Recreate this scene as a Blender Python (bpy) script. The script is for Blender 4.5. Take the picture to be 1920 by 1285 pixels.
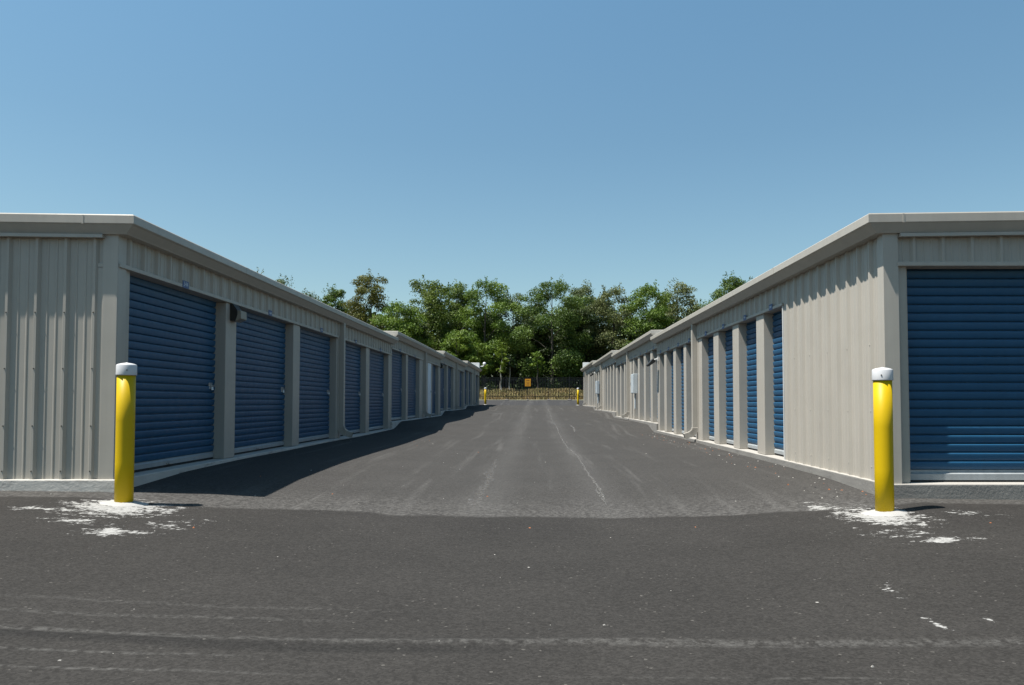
import bpy, math, random
import numpy as np
from mathutils import Vector

for o in list(bpy.data.objects):
    bpy.data.objects.remove(o)
S = bpy.context.scene
COL = S.collection
R = math.radians

# ------------------------------------------------------------------ camera
cam_d = bpy.data.cameras.new('camera')
cam = bpy.data.objects.new('camera', cam_d)
COL.objects.link(cam)
cam.location = (0, 0, 1.0)
cam.rotation_euler = (R(90 + 2.2), 0, 0)
cam_d.sensor_width = 36
cam_d.lens = 27.0
cam_d.shift_x = -45 / 1920
cam_d.shift_y = 56.2 / 1920
cam_d.clip_start = 0.05
cam_d.clip_end = 3000
S.camera = cam

# ------------------------------------------------------------------ sky + sun
SUN = Vector((-0.56, -0.175, 1.31)).normalized()      # towards the sun
elev = math.asin(SUN.z)
w = bpy.data.worlds.new('World')
S.world = w
w.use_nodes = True
nt = w.node_tree
for n in list(nt.nodes):
    nt.nodes.remove(n)
sky = nt.nodes.new('ShaderNodeTexSky')
sky.sky_type = 'NISHITA'
sky.sun_disc = False
sky.sun_elevation = elev
sky.sun_rotation = math.atan2(SUN.x, SUN.y)
sky.altitude = 200
sky.air_density = 1.0
sky.dust_density = 1.0
sky.ozone_density = 1.0
bg = nt.nodes.new('ShaderNodeBackground')
bg.inputs['Strength'].default_value = 0.074
out = nt.nodes.new('ShaderNodeOutputWorld')
tint = nt.nodes.new('ShaderNodeMix'); tint.data_type = 'RGBA'; tint.blend_type = 'MULTIPLY'
tint.inputs[0].default_value = 1.0
tc = nt.nodes.new('ShaderNodeTexCoord'); sp = nt.nodes.new('ShaderNodeSeparateXYZ')
nt.links.new(tc.outputs['Generated'], sp.inputs[0])
rmp = nt.nodes.new('ShaderNodeValToRGB')                  # clear summer sky: a little paler low down, cyan-blue higher up
rmp.color_ramp.elements[0].position = 0.0; rmp.color_ramp.elements[0].color = (.855, .89, .79, 1)
rmp.color_ramp.elements[1].position = .50; rmp.color_ramp.elements[1].color = (.87, 1.16, 1.10, 1)
el = rmp.color_ramp.elements.new(.32); el.color = (.80, 1.0, .935, 1)
nt.links.new(sp.outputs[2], rmp.inputs[0])
nt.links.new(rmp.outputs[0], tint.inputs[7])
nt.links.new(sky.outputs[0], tint.inputs[6])
nt.links.new(tint.outputs[2], bg.inputs[0])
nt.links.new(bg.outputs[0], out.inputs[0])

sun_d = bpy.data.lights.new('sun', 'SUN')
sun = bpy.data.objects.new('sun', sun_d)
COL.objects.link(sun)
sun_d.energy = 5.0
sun_d.angle = R(0.53)
sun_d.color = (1.0, 0.955, 0.89)
sun.rotation_euler = (-SUN).to_track_quat('-Z', 'Y').to_euler()
sun.location = (0, 0, 40)

S.view_settings.view_transform = 'Standard'
S.view_settings.look = 'None'
S.view_settings.exposure = 0.97
S.view_settings.gamma = 1.0
S.view_settings.use_curve_mapping = False

# ------------------------------------------------------------------ node helpers
def new_mat(name):
    m = bpy.data.materials.new(name)
    m.use_nodes = True
    t = m.node_tree
    b = t.nodes['Principled BSDF']
    return m, t, b

class NB:
    """small node builder"""
    def __init__(s, t): s.t = t
    def n(s, typ, **kw):
        x = s.t.nodes.new(typ)
        for k, v in kw.items(): setattr(x, k, v)
        return x
    def lk(s, a, b): s.t.links.new(a, b)
    def setin(s, sock, v):
        if hasattr(v, 'links') or isinstance(v, bpy.types.NodeSocket): s.lk(v, sock)
        else: sock.default_value = v
    def math(s, op, a, b=0.0, c=None, clamp=False):
        x = s.n('ShaderNodeMath', operation=op, use_clamp=clamp)
        s.setin(x.inputs[0], a); s.setin(x.inputs[1], b)
        if c is not None: s.setin(x.inputs[2], c)
        return x.outputs[0]
    def sstep(s, v, a, b):
        x = s.n('ShaderNodeMapRange', interpolation_type='SMOOTHSTEP')
        s.setin(x.inputs[0], v); s.setin(x.inputs[1], a); s.setin(x.inputs[2], b)
        x.inputs[3].default_value = 0; x.inputs[4].default_value = 1
        return x.outputs[0]
    def lin(s, v, a, b, c, d):
        x = s.n('ShaderNodeMapRange')
        s.setin(x.inputs[0], v)
        for i, q in enumerate((a, b, c, d)): x.inputs[i + 1].default_value = q
        return x.outputs[0]
    def mix(s, f, a, b):
        x = s.n('ShaderNodeMix', data_type='RGBA')
        s.setin(x.inputs[0], f); s.setin(x.inputs[6], a); s.setin(x.inputs[7], b)
        return x.outputs[2]
    def noise(s, vec, scale, detail=4, rough=0.55):
        x = s.n('ShaderNodeTexNoise')
        s.lk(vec, x.inputs['Vector'])
        x.inputs['Scale'].default_value = scale
        x.inputs['Detail'].default_value = detail
        x.inputs['Roughness'].default_value = rough
        return x.outputs[0]
    def mapv(s, vec, scale=(1, 1, 1), loc=(0, 0, 0), rot=(0, 0, 0)):
        x = s.n('ShaderNodeMapping')
        s.lk(vec, x.inputs[0])
        x.inputs['Scale'].default_value = scale
        x.inputs['Location'].default_value = loc
        x.inputs['Rotation'].default_value = rot
        return x.outputs[0]
    def pos(s): return s.n('ShaderNodeNewGeometry').outputs['Position']
    def bump(s, h, strength, dist):
        x = s.n('ShaderNodeBump')
        s.lk(h, x.inputs['Height'])
        x.inputs['Strength'].default_value = strength
        x.inputs['Distance'].default_value = dist
        return x.outputs[0]

def c4(c): return (c[0], c[1], c[2], 1.0)

def metal_paint(name, col, rough=0.42, vary=0.10, grime=0.25, spec=0.4, grime_col=None, bump=.25):
    """coated sheet steel: faint vertical streaks, blotches and dust"""
    m, t, b = new_mat(name); B = NB(t)
    p = B.pos()
    big = B.noise(p, 1.3, 3)
    streak = B.noise(B.mapv(p, (14, 14, .5)), 1.0, 3)
    dust = B.noise(p, 9.0, 6, .7)
    v = B.math('ADD', B.math('MULTIPLY', big, .5), B.math('MULTIPLY', streak, .5))
    lo = c4([x * (1 - vary) for x in col]); hi = c4([min(1, x * (1 + vary)) for x in col])
    colr = B.mix(B.sstep(v, .35, .65), lo, hi)
    gc = grime_col or [x * .6 for x in col]
    colr = B.mix(B.math('MULTIPLY', B.sstep(dust, .56, .78), grime), colr, c4(gc))
    B.lk(colr, b.inputs['Base Color'])
    B.lk(B.lin(dust, .3, .7, rough - .07, rough + .12), b.inputs['Roughness'])
    b.inputs['Specular IOR Level'].default_value = spec
    oil = B.noise(B.mapv(p, (1.2, 1.2, .8)), 1.6, 2)
    if bump: B.lk(B.bump(oil, bump, .02), b.inputs['Normal'])
    return m

def plain(name, col, rough=.5, metallic=0.0, spec=.4, vary=.12, scale=12):
    m, t, b = new_mat(name); B = NB(t)
    p = B.pos(); n = B.noise(p, scale, 4)
    B.lk(B.mix(n, c4([x * (1 - vary) for x in col]), c4([min(1, x * (1 + vary)) for x in col])), b.inputs['Base Color'])
    B.lk(B.lin(n, .3, .7, max(.05, rough - .08), rough + .08), b.inputs['Roughness'])
    b.inputs['Metallic'].default_value = metallic
    b.inputs['Specular IOR Level'].default_value = spec
    return m

M = {}
M['beige'] = metal_paint('beige_coated_steel', (.335, .311, .270), vary=.04, grime=.12)
M['trim'] = metal_paint('beige_trim_steel', (.35, .325, .283), vary=.04, grime=.12, rough=.38)
M['pillar'] = metal_paint('beige_pillar_steel', (.343, .318, .277), vary=.04, grime=.15)
M['blue'] = metal_paint('blue_door_steel', (.0135, .074, .152), rough=.40, vary=.05, grime=.04, bump=0, spec=.32, grime_col=(.12, .17, .24))
M['bar'] = metal_paint('galvanised_bottom_bar', (.25, .268, .275), rough=.38, grime=.4)
M['seal'] = plain('black_rubber', (.012, .012, .013), .7)
M['steel'] = plain('zinc_latch_steel', (.42, .43, .44), .35, .8)
M['roof'] = metal_paint('galvalume_roof', (.52, .53, .53), rough=.4)
M['white'] = metal_paint('white_coated_steel', (.52, .52, .505), rough=.4, grime=.15)
M['whitedoor'] = metal_paint('white_entry_door_paint', (.62, .68, .72), rough=.4, grime=.1)
M['cabinet'] = metal_paint('pale_grey_cabinet_paint', (.42, .46, .48), rough=.4, grime=.15)
M['dark'] = plain('dark_bronze_metal', (.02, .019, .017), .45)
M['glass'] = plain('lamp_lens', (.22, .22, .20), .25)
M['tan'] = plain('tan_lamp_housing', (.25, .225, .18), .5)
M['fence'] = plain('black_fence_paint', (.009, .009, .010), .42)
M['orange'] = plain('orange_sign_face', (.62, .27, .012), .5, vary=.06)
M['signink'] = plain('dark_sign_print', (.25, .085, .01), .6)
M['plate'] = plain('blue_number_plate', (.018, .055, .17), .4)
M['num'] = plain('white_print', (.50, .54, .60), .5)
M['cap'] = plain('white_plastic_cap', (.50, .50, .505), .35, vary=.04)
M['screw'] = plain('screw_head', (.10, .095, .085), .5, .5)

def yellow_mat():
    m, t, b = new_mat('yellow_plastic_sleeve'); B = NB(t)
    p = B.pos()
    n = B.noise(p, 7, 5); s = B.noise(B.mapv(p, (30, 30, 2.2)), 1, 4)
    c = B.mix(n, (.455, .300, .0015, 1), (.51, .345, .002, 1))
    c = B.mix(B.math('MULTIPLY', B.sstep(s, .60, .75), .25), c, (.30, .20, .01, 1))
    B.lk(c, b.inputs['Base Color'])
    b.inputs['Roughness'].default_value = .46
    b.inputs['Specular IOR Level'].default_value = .22
    return m
M['yellow'] = yellow_mat()

def concrete_mat(name='concrete_slab', k=1.0):
    m, t, b = new_mat(name); B = NB(t)
    p = B.pos()
    a = B.noise(p, 2.2, 6); f = B.noise(p, 28, 6, .7); s = B.noise(B.mapv(p, (3, 3, 14)), 1, 5)
    c = B.mix(a, (.20 * k, .19 * k, .175 * k, 1), (.36 * k, .345 * k, .315 * k, 1))
    c = B.mix(B.math('MULTIPLY', B.sstep(s, .55, .72), .55), c, (.10, .095, .088, 1))
    c = B.mix(B.math('MULTIPLY', B.sstep(f, .6, .75), .5), c, (.50, .48, .45, 1))
    # dusty chalk edge along the top face
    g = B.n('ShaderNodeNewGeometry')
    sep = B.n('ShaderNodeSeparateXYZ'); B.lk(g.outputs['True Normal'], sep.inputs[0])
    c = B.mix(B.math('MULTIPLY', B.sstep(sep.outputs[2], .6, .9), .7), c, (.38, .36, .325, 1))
    B.lk(c, b.inputs['Base Color'])
    b.inputs['Roughness'].default_value = .9
    B.lk(B.bump(f, .6, .012), b.inputs['Normal'])
    return m
M['concrete'] = concrete_mat()
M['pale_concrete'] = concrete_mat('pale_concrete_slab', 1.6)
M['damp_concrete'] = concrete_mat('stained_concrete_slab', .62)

def splash_paint():
    m, t, b = new_mat('rough_white_paint'); B = NB(t)
    p = B.pos(); f = B.noise(p, 60, 5, .7); a = B.noise(p, 7, 4)
    B.lk(B.mix(a, (.27, .262, .245, 1), (.36, .352, .335, 1)), b.inputs['Base Color'])
    b.inputs['Roughness'].default_value = .8
    B.lk(B.bump(f, .5, .006), b.inputs['Normal'])
    return m
M['paint'] = splash_paint()

# bollard positions (x, y) ; near left, near right, far left, far right
BOL = [(-3.97, 7.44), (3.245, 7.19), (-3.97, 60.3), (3.30, 60.3)]

# ------------------------------------------------------------------ ground
def sm(t):
    t = np.clip(t, 0, 1); return t * t * (3 - 2 * t)

def gz(x, y):
    """height of the pavement"""
    x = np.asarray(x, float); y = np.asarray(y, float)
    wall = np.interp(y, [-60, 0, 6, 7.9, 9.6, 11.5, 23.2], [-1.05, -.97, -.945, -.925, -.855, -.835, -.83])
    e = np.clip((np.abs(x + .35) - 1.0) / 2.6, 0, 1)
    hw = 2.6 * (1 - e) + 0.85 * e
    for yb, st in ((24.2, .20), (36.1, .20), (48.1, .19)):
        wall = wall + st * sm((y - (yb - hw)) / (2 * hw))
    wall = wall + .42 * sm((y - 58.5) / 12.5)
    side = -.075 * np.clip((x + 4) / 7.6, 0, 1) * (1 - sm((y - 55) / 10))
    sw = np.clip(1 - ((x + .35) / 4.1) ** 2, 0, 1)
    depth = .165 * sm((y + 2) / 8) * (1 - sm((y - 52) / 9)) * (1 - .35 * sm((y - 12) / 20))
    und = .012 * np.sin(x * 1.3 + 1.1 * np.sin(y * .35)) * np.sin(y * .55 + .7)
    # paving joint that rises a little in front of the camera
    seam = .014 * np.exp(-((y - 3.62 - .05 * np.sin(x * .9)) / .07) ** 2)
    return 1.0 + wall + side - depth * sw + und + seam

def berm(x, y):
    b = 1.18 + .04 + .95 * sm((y - 71.5) / 9.0) * (1 + .10 * np.sin(x * .7) + .06 * np.sin(x * 1.9 + 1)) - .02 * np.clip(x, -8, 8) * sm((y - 71.5) / 8)
    return b + .012 * np.clip(y - 90, 0, 400)

def grid_mesh(name, xs, ys, fn, mat, kind='structure'):
    X, Y = np.meshgrid(xs, ys)
    Z = fn(X, Y)
    nx, ny = len(xs), len(ys)
    v = np.stack([X.ravel(), Y.ravel(), Z.ravel()], 1)
    i = np.arange(nx * ny).reshape(ny, nx)
    f = np.stack([i[:-1, :-1], i[:-1, 1:], i[1:, 1:], i[1:, :-1]], -1).reshape(-1, 4)
    me = bpy.data.meshes.new(name)
    me.from_pydata(v.tolist(), [], f.tolist())
    me.materials.append(mat)
    for p in me.polygons: p.use_smooth = True
    o = bpy.data.objects.new(name, me)
    o['kind'] = kind
    COL.objects.link(o)
    return o

def asphalt_mat():
    m, t, b = new_mat('asphalt'); B = NB(t)
    p = B.pos()
    sep = B.n('ShaderNodeSeparateXYZ'); B.lk(p, sep.inputs[0])
    x, y = sep.outputs[0], sep.outputs[1]
    fine = B.noise(p, 95, 3, .7)
    mid = B.noise(p, 22, 5, .65)
    blot = B.noise(p, .8, 5, .6)
    # boundary between the older front apron and the paler aisle
    wig = B.math('MULTIPLY', B.math('SUBTRACT', B.noise(p, .55, 3), .5), .8)
    yb = B.math('ADD', y, wig)
    aisle = B.sstep(yb, 7.52, 7.64)
    far = B.sstep(y, 59.3, 60.2)
    c_front = B.mix(blot, (.0225, .0212, .0198, 1), (.040, .0374, .0345, 1))
    c_aisle = B.mix(blot, (.0375, .0357, .0335, 1), (.0525, .050, .047, 1))
    col = B.mix(aisle, c_front, c_aisle)
    col = B.mix(far, col, (.040, .0395, .040, 1))
    # dusty grey strip just behind the joint
    edge = B.math('MULTIPLY', aisle, B.math('SUBTRACT', 1.0, B.sstep(yb, 7.6, 9.1)))
    col = B.mix(B.math('MULTIPLY', edge, B.math('MULTIPLY', B.sstep(mid, .40, .62), .38)), col, (.12, .115, .108, 1))
    # chalky tyre streaks down the aisle
    st = B.noise(B.mapv(p, (2.6, .10, 1)), 1.0, 5, .6)
    st2 = B.noise(B.mapv(p, (7, .35, 1)), 1.0, 4, .6)
    tr = B.math('MULTIPLY', B.math('MULTIPLY', B.sstep(st, .50, .68), B.sstep(st2, .40, .62)), aisle)
    col = B.mix(B.math('MULTIPLY', tr, .26), col, (.125, .121, .115, 1))
    # two wheel paths polished paler
    for xc in (-.55, .75):
        d = B.math('ABSOLUTE', B.math('SUBTRACT', B.math('ADD', x, B.math('MULTIPLY', wig, .5)), xc))
        wp = B.math('MULTIPLY', B.math('SUBTRACT', 1.0, B.sstep(d, .0, .42)), aisle)
        col = B.mix(B.math('MULTIPLY', wp, .16), col, (.105, .102, .098, 1))
    # cross seams in the front apron (paver joints), rougher and paler, with a dark lip
    for (yc, wd, amt, ph, x0, x1) in ((3.60, .045, .30, 0.3, -9, 9), (3.34, .016, .34, 1.2, -4, -.9), (3.13, .016, .32, 2.2, -3.5, -.7),
                              (3.14, .012, .22, 2.9, -.2, 2), (3.92, .03, .20, 4.0, -6, -.6), (4.15, .03, .14, .5, -6, -.4)):
        wob = B.math('MULTIPLY', B.math('SUBTRACT', B.noise(B.mapv(p, (.5, .05, 1), (ph * 7, 0, 0)), 1.0, 3), .5), .25)
        bend = B.math('MULTIPLY', x, .028)
        d = B.math('ABSOLUTE', B.math('SUBTRACT', B.math('ADD', B.math('ADD', y, wob), bend), yc))
        sfac = B.math('SUBTRACT', 1.0, B.sstep(d, wd * .3, wd * 1.5))
        gate = B.math('MULTIPLY', B.sstep(x, x0, x0 + 1.2), B.math('SUBTRACT', 1.0, B.sstep(x, x1 - 1.0, x1)))
        sfac = B.math('MULTIPLY', B.math('MULTIPLY', sfac, gate), B.sstep(mid, .36, .62))
        col = B.mix(B.math('MULTIPLY', sfac, amt), col, (.12, .117, .11, 1))
    wob = B.math('MULTIPLY', B.math('SUBTRACT', B.noise(B.mapv(p, (.5, .05, 1), (2.1, 0, 0)), 1.0, 3), .5), .25)
    d = B.math('ABSOLUTE', B.math('SUBTRACT', B.math('ADD', B.math('ADD', y, wob), B.math('MULTIPLY', x, .028)), 3.50))
    lip = B.math('MULTIPLY', B.math('SUBTRACT', 1.0, B.sstep(d, .02, .085)), B.math('SUBTRACT', 1.0, B.sstep(x, -.8, .3)))
    col = B.mix(B.math('MULTIPLY', lip, .55), col, (.016, .0155, .015, 1))
    # grain: dark pits and pale aggregate
    col = B.mix(B.math('MULTIPLY', B.sstep(fine, .52, .40), .0), col, (.01, .01, .01, 1))
    vor = B.n('ShaderNodeTexVoronoi'); B.lk(p, vor.inputs['Vector']); vor.inputs['Scale'].default_value = 85
    sepc = B.n('ShaderNodeSeparateColor'); B.lk(vor.outputs['Color'], sepc.inputs[0])
    grain = B.lin(sepc.outputs[0], 0, 1, .76, 1.24)
    mul = B.n('ShaderNodeMix', data_type='RGBA', blend_type='MULTIPLY'); mul.inputs[0].default_value = 1
    B.lk(col, mul.inputs[6])
    cmb = B.n('ShaderNodeCombineColor')
    gg = B.math('MULTIPLY', grain, B.lin(mid, .25, .75, .84, 1.16))
    for k in range(3): B.lk(gg, cmb.inputs[k])
    B.lk(cmb.outputs[0], mul.inputs[7])
    col = mul.outputs[2]
    spk = B.math('GREATER_THAN', sepc.outputs[1], .9975)
    col = B.mix(B.math('MULTIPLY', spk, .4), col, (.16, .15, .135, 1))
    # white paint spilt round the near bollards
    nz = B.noise(B.mapv(p, (1, 1.2, 1)), 7.5, 7, .72)
    nz2 = B.noise(B.mapv(p, (1, 1.3, 1)), 26, 6, .72)
    nn = B.math('ADD', B.math('MULTIPLY', nz, .62), B.math('MULTIPLY', nz2, .38))
    tot = None
    blobs = [(-3.88, 7.2, .66, .62, -.005), (-3.35, 6.15, .50, .34, -.055), (-3.86, 6.5, .6, .4, -.10), (-4.5, 6.9, .55, .3, -.10), (-3.1, 6.6, .7, .9, -.135),
             (3.15, 7.05, .48, .72, -.005), (2.86, 7.7, .32, .6, -.075), (3.12, 5.92, .36, .17, -.03), (2.9, 6.15, .4, .22, -.09), (3.9, 7.0, .8, .6, -.135), (2.9, 6.3, 1.0, 1.2, -.15),
             (2.0, 3.88, .045, .24, -.055), (2.29, 3.93, .05, .11, -.055), (2.1, 4.6, .5, .5, -.16)]
    for (bx, by, rx, ry, k) in blobs:
        dx = B.math('DIVIDE', B.math('SUBTRACT', x, bx), rx)
        dy = B.math('DIVIDE', B.math('SUBTRACT', y, by), ry)
        r2 = B.math('ADD', B.math('MULTIPLY', dx, dx), B.math('MULTIPLY', dy, dy))
        f = B.math('ADD', B.math('MULTIPLY', B.math('SUBTRACT', 1.0, B.math('SQRT', r2)), .22), k)
        tot = f if tot is None else B.math('MAXIMUM', tot, f)
    mask = B.sstep(B.math('ADD', tot, nn), .575, .635)
    lowm = B.math('GREATER_THAN', tot, -.22)
    mask = B.math('MULTIPLY', mask, lowm)
    col = B.mix(B.math('MULTIPLY', mask, B.lin(nz2, .35, .62, .55, .97)), col, (.335, .33, .315, 1))
    B.lk(col, b.inputs['Base Color'])
    b.inputs['Roughness'].default_value = .82
    b.inputs['Specular IOR Level'].default_value = .07
    h = B.math('ADD', B.math('MULTIPLY', sepc.outputs[0], .5), B.math('MULTIPLY', mid, .8))
    B.lk(B.bump(h, .42, .009), b.inputs['Normal'])
    return m

ys = np.concatenate([np.arange(-40, 0, 2), np.arange(0, 3.2, .2), np.arange(3.2, 4.1, .03), np.arange(4.1, 12, .12), np.arange(12, 60, .2), np.arange(60, 70.6, .4)])
xs = np.concatenate([np.arange(-60, -8, 4), np.arange(-8, 8.01, .16), np.arange(10, 62, 4)])
grid_mesh('asphalt', xs, ys, gz, asphalt_mat())

def soil_mat():
    m, t, b = new_mat('dry_grass_ground'); B = NB(t)
    p = B.pos()
    a = B.noise(p, .5, 4); f = B.noise(B.mapv(p, (3, 3, 9)), 1.6, 6, .7)
    sep = B.n('ShaderNodeSeparateXYZ'); B.lk(p, sep.inputs[0])
    c = B.mix(B.sstep(a, .38, .62), (.22, .165, .062, 1), (.13, .135, .03, 1))
    c = B.mix(B.math('MULTIPLY', B.sstep(f, .5, .7), .6), c, (.30, .235, .12, 1))
    edge = B.math('SUBTRACT', 1.0, B.sstep(B.math('ADD', sep.outputs[1], B.math('MULTIPLY', a, 1.0)), 71.2, 72.6))
    c = B.mix(B.math('MULTIPLY', edge, .8), c, (.26, .15, .085, 1))
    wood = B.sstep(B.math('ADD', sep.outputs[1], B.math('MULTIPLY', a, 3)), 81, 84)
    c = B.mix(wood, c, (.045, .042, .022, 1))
    B.lk(c, b.inputs['Base Color'])
    b.inputs['Roughness'].default_value = .95
    return m
M['soil'] = soil_mat()
yb_ = np.concatenate([np.arange(70.3, 92, .45), np.arange(92, 130, 4), np.arange(130, 900, 40)])
xb_ = np.concatenate([np.arange(-600, -40, 40), np.arange(-40, -12, 2), np.arange(-12, 12.1, .5), np.arange(14, 42, 2), np.arange(60, 601, 40)])
grid_mesh('grass_field', xb_, yb_, berm, M['soil'])
# land beyond the yard on either side
def far_land(x, y): return np.full_like(x, -.45)
grid_mesh('ground', np.linspace(-900, 900, 7), np.linspace(-500, 900, 7), far_land, M['soil'])

# ------------------------------------------------------------------ object helpers
ORG = {}
def empty(name, loc, label=None, cat=None, group=None):
    o = bpy.data.objects.new(name, None)
    o.location = loc
    o.empty_display_size = .3
    COL.objects.link(o)
    ORG[o] = Vector(loc)
    tag(o, label, cat, group)
    return o

def tag(o, label=None, cat=None, group=None, kind=None):
    if label: o['label'] = label
    if cat: o['category'] = cat
    if group: o['group'] = group
    if kind: o['kind'] = kind
    return o

class MB:
    """mesh collector in world coordinates"""
    def __init__(s): s.v = []; s.f = []; s.mi = []
    def add(s, v, f, mi=0):
        n = len(s.v); s.v += [tuple(p) for p in v]; s.f += [tuple(n + i for i in q) for q in f]; s.mi += [mi] * len(f)
        return s
    def box(s, x0, x1, y0, y1, z0, z1, mi=0):
        x0, x1 = min(x0, x1), max(x0, x1); y0, y1 = min(y0, y1), max(y0, y1)
        v = [(x0, y0, z0), (x1, y0, z0), (x1, y1, z0), (x0, y1, z0), (x0, y0, z1), (x1, y0, z1), (x1, y1, z1), (x0, y1, z1)]
        return s.add(v, [(0, 3, 2, 1), (4, 5, 6, 7), (0, 1, 5, 4), (1, 2, 6, 5), (2, 3, 7, 6), (3, 0, 4, 7)], mi)
    def tube(s, pts, radii, n=10, mi=0, cap=True):
        pts = [Vector(p) for p in pts]; rings = []
        base = len(s.v)
        up = Vector((0, 0, 1))
        for i, p in enumerate(pts):
            d = (pts[min(i + 1, len(pts) - 1)] - pts[max(i - 1, 0)]).normalized()
            a = d.cross(up if abs(d.z) < .95 else Vector((1, 0, 0))).normalized(); b = d.cross(a)
            for k in range(n):
                t = 2 * math.pi * k / n
                s.v.append(tuple(p + (a * math.cos(t) + b * math.sin(t)) * radii[i]))
        for i in range(len(pts) - 1):
            for k in range(n):
                k2 = (k + 1) % n
                s.f.append((base + i * n + k, base + i * n + k2, base + (i + 1) * n + k2, base + (i + 1) * n + k)); s.mi.append(mi)
        if cap:
            s.f.append(tuple(base + k for k in range(n))); s.mi.append(mi)
            s.f.append(tuple(base + (len(pts) - 1) * n + k for k in range(n))); s.mi.append(mi)
        return s
    def lathe(s, cx, cy, prof, n=32, mi=0):
        base = len(s.v)
        for (r, z) in prof:
            for k in range(n):
                t = 2 * math.pi * k / n
                s.v.append((cx + r * math.cos(t), cy + r * math.sin(t), z))
        for i in range(len(prof) - 1):
            for k in range(n):
                k2 = (k + 1) % n
                s.f.append((base + i * n + k, base + i * n + k2, base + (i + 1) * n + k2, base + (i + 1) * n + k)); s.mi.append(mi)
        s.f.append(tuple(base + (len(prof) - 1) * n + k for k in range(n))); s.mi.append(mi)
        s.f.append(tuple(base + k for k in reversed(range(n)))); s.mi.append(mi)
        return s
    def sheet(s, A, B):
        """strip between two polylines"""
        base = len(s.v); n = len(A)
        s.v += [tuple(p) for p in A] + [tuple(p) for p in B]
        for i in range(n - 1):
            s.f.append((base + i, base + i + 1, base + n + i + 1, base + n + i)); s.mi.append(0)
        return s
    def build(s, name, mats, parent=None, bevel=0, smooth=False, fix=True):
        mats = mats if isinstance(mats, (list, tuple)) else [mats]
        v = np.array(s.v)
        c = (v.min(0) + v.max(0)) / 2; c[2] = v[:, 2].min()
        me = bpy.data.meshes.new(name)
        me.from_pydata((v - c).tolist(), [], s.f)
        for m in mats: me.materials.append(m)
        if len(mats) > 1: me.polygons.foreach_set('material_index', s.mi)
        if fix:
            import bmesh
            bm = bmesh.new(); bm.from_mesh(me)
            bmesh.ops.recalc_face_normals(bm, faces=bm.faces)
            bm.to_mesh(me); bm.free()
        if smooth:
            for p in me.polygons: p.use_smooth = True
        me.update()
        o = bpy.data.objects.new(name, me)
        c = Vector(c)
        if parent is not None:
            o.parent = parent; o.location = c - ORG[parent]
        else: o.location = c
        ORG[o] = c
        COL.objects.link(o)
        if bevel:
            md = o.modifiers.new('bevel', 'BEVEL'); md.width = bevel; md.segments = 2; md.limit_method = 'ANGLE'
        return o

def rib_profile(t0, t1, phase, pitch=.305, h=.032, minor=.006):
    """polyline (t, height) of a ribbed wall sheet between t0 and t1"""
    pts = [(t0, 0.0)]
    k = math.floor((t0 - phase) / pitch) - 1
    while True:
        c = phase + k * pitch
        if c - .04 > t1: break
        seq = [(c - .036, 0), (c - .014, h), (c + .014, h), (c + .036, 0)]
        for q in (c + .105, c + .20):
            seq += [(q - .014, 0), (q - .006, minor), (q + .006, minor), (q + .014, 0)]
        for (t, hh) in seq:
            if t0 + .002 < t < t1 - .002: pts.append((t, hh))
        k += 1
    pts.append((t1, 0.0))
    return pts

def text_mesh(name, body, size, mat, parent, loc, rot, depth=.002):
    cu = bpy.data.curves.new(name, 'FONT'); cu.body = body; cu.size = size; cu.align_x = 'CENTER'; cu.align_y = 'CENTER'; cu.extrude = depth
    tmp = bpy.data.objects.new(name, cu); COL.objects.link(tmp)
    dg = bpy.context.evaluated_depsgraph_get()
    me = bpy.data.meshes.new_from_object(tmp.evaluated_get(dg))
    COL.objects.unlink(tmp); bpy.data.objects.remove(tmp)
    me.materials.clear(); me.materials.append(mat)
    o = bpy.data.objects.new(name, me); o.rotation_euler = rot
    o.location = Vector(loc) - (ORG[parent] if parent else Vector())
    if parent: o.parent = parent
    ORG[o] = Vector(loc)
    COL.objects.link(o)
    return o

# ------------------------------------------------------------------ storage buildings
Z0 = 1.0                              # camera height: levels below are relative to it
HT, HB = 1.463, 1.42                  # header trim
E_TOP, E_BOT, E_WALL = 1.94, 1.858, 1.758
OVA, OVF = .222, .112                  # eave overhang over the aisle, rake overhang at the front
REC = .165                            # how far doors sit behind the wall plane

class Side:
    def __init__(s, sign, W, D, slab, root):
        s.s = sign; s.W = W; s.D = D; s.slab = slab; s.root = root
    def X(s, u): return s.s * (s.W + u)

def curtain_profile(z0, z1, pitch=.0925, amp=.023):
    pts = []
    z = z0
    while z < z1 - .01:
        for (t, a) in ((0, -.7), (.085, -.7), (.09, .25), (.15, .45), (.30, .70), (.50, .88), (.70, .98), (.84, 1.0), (.90, .93), (.945, .72), (.965, .4), (.972, -.7)):
            zz = z + t * pitch
            if zz < z1: pts.append((zz, a * amp))
        z += pitch
    pts.append((z1, -.7 * amp))
    return pts

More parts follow.
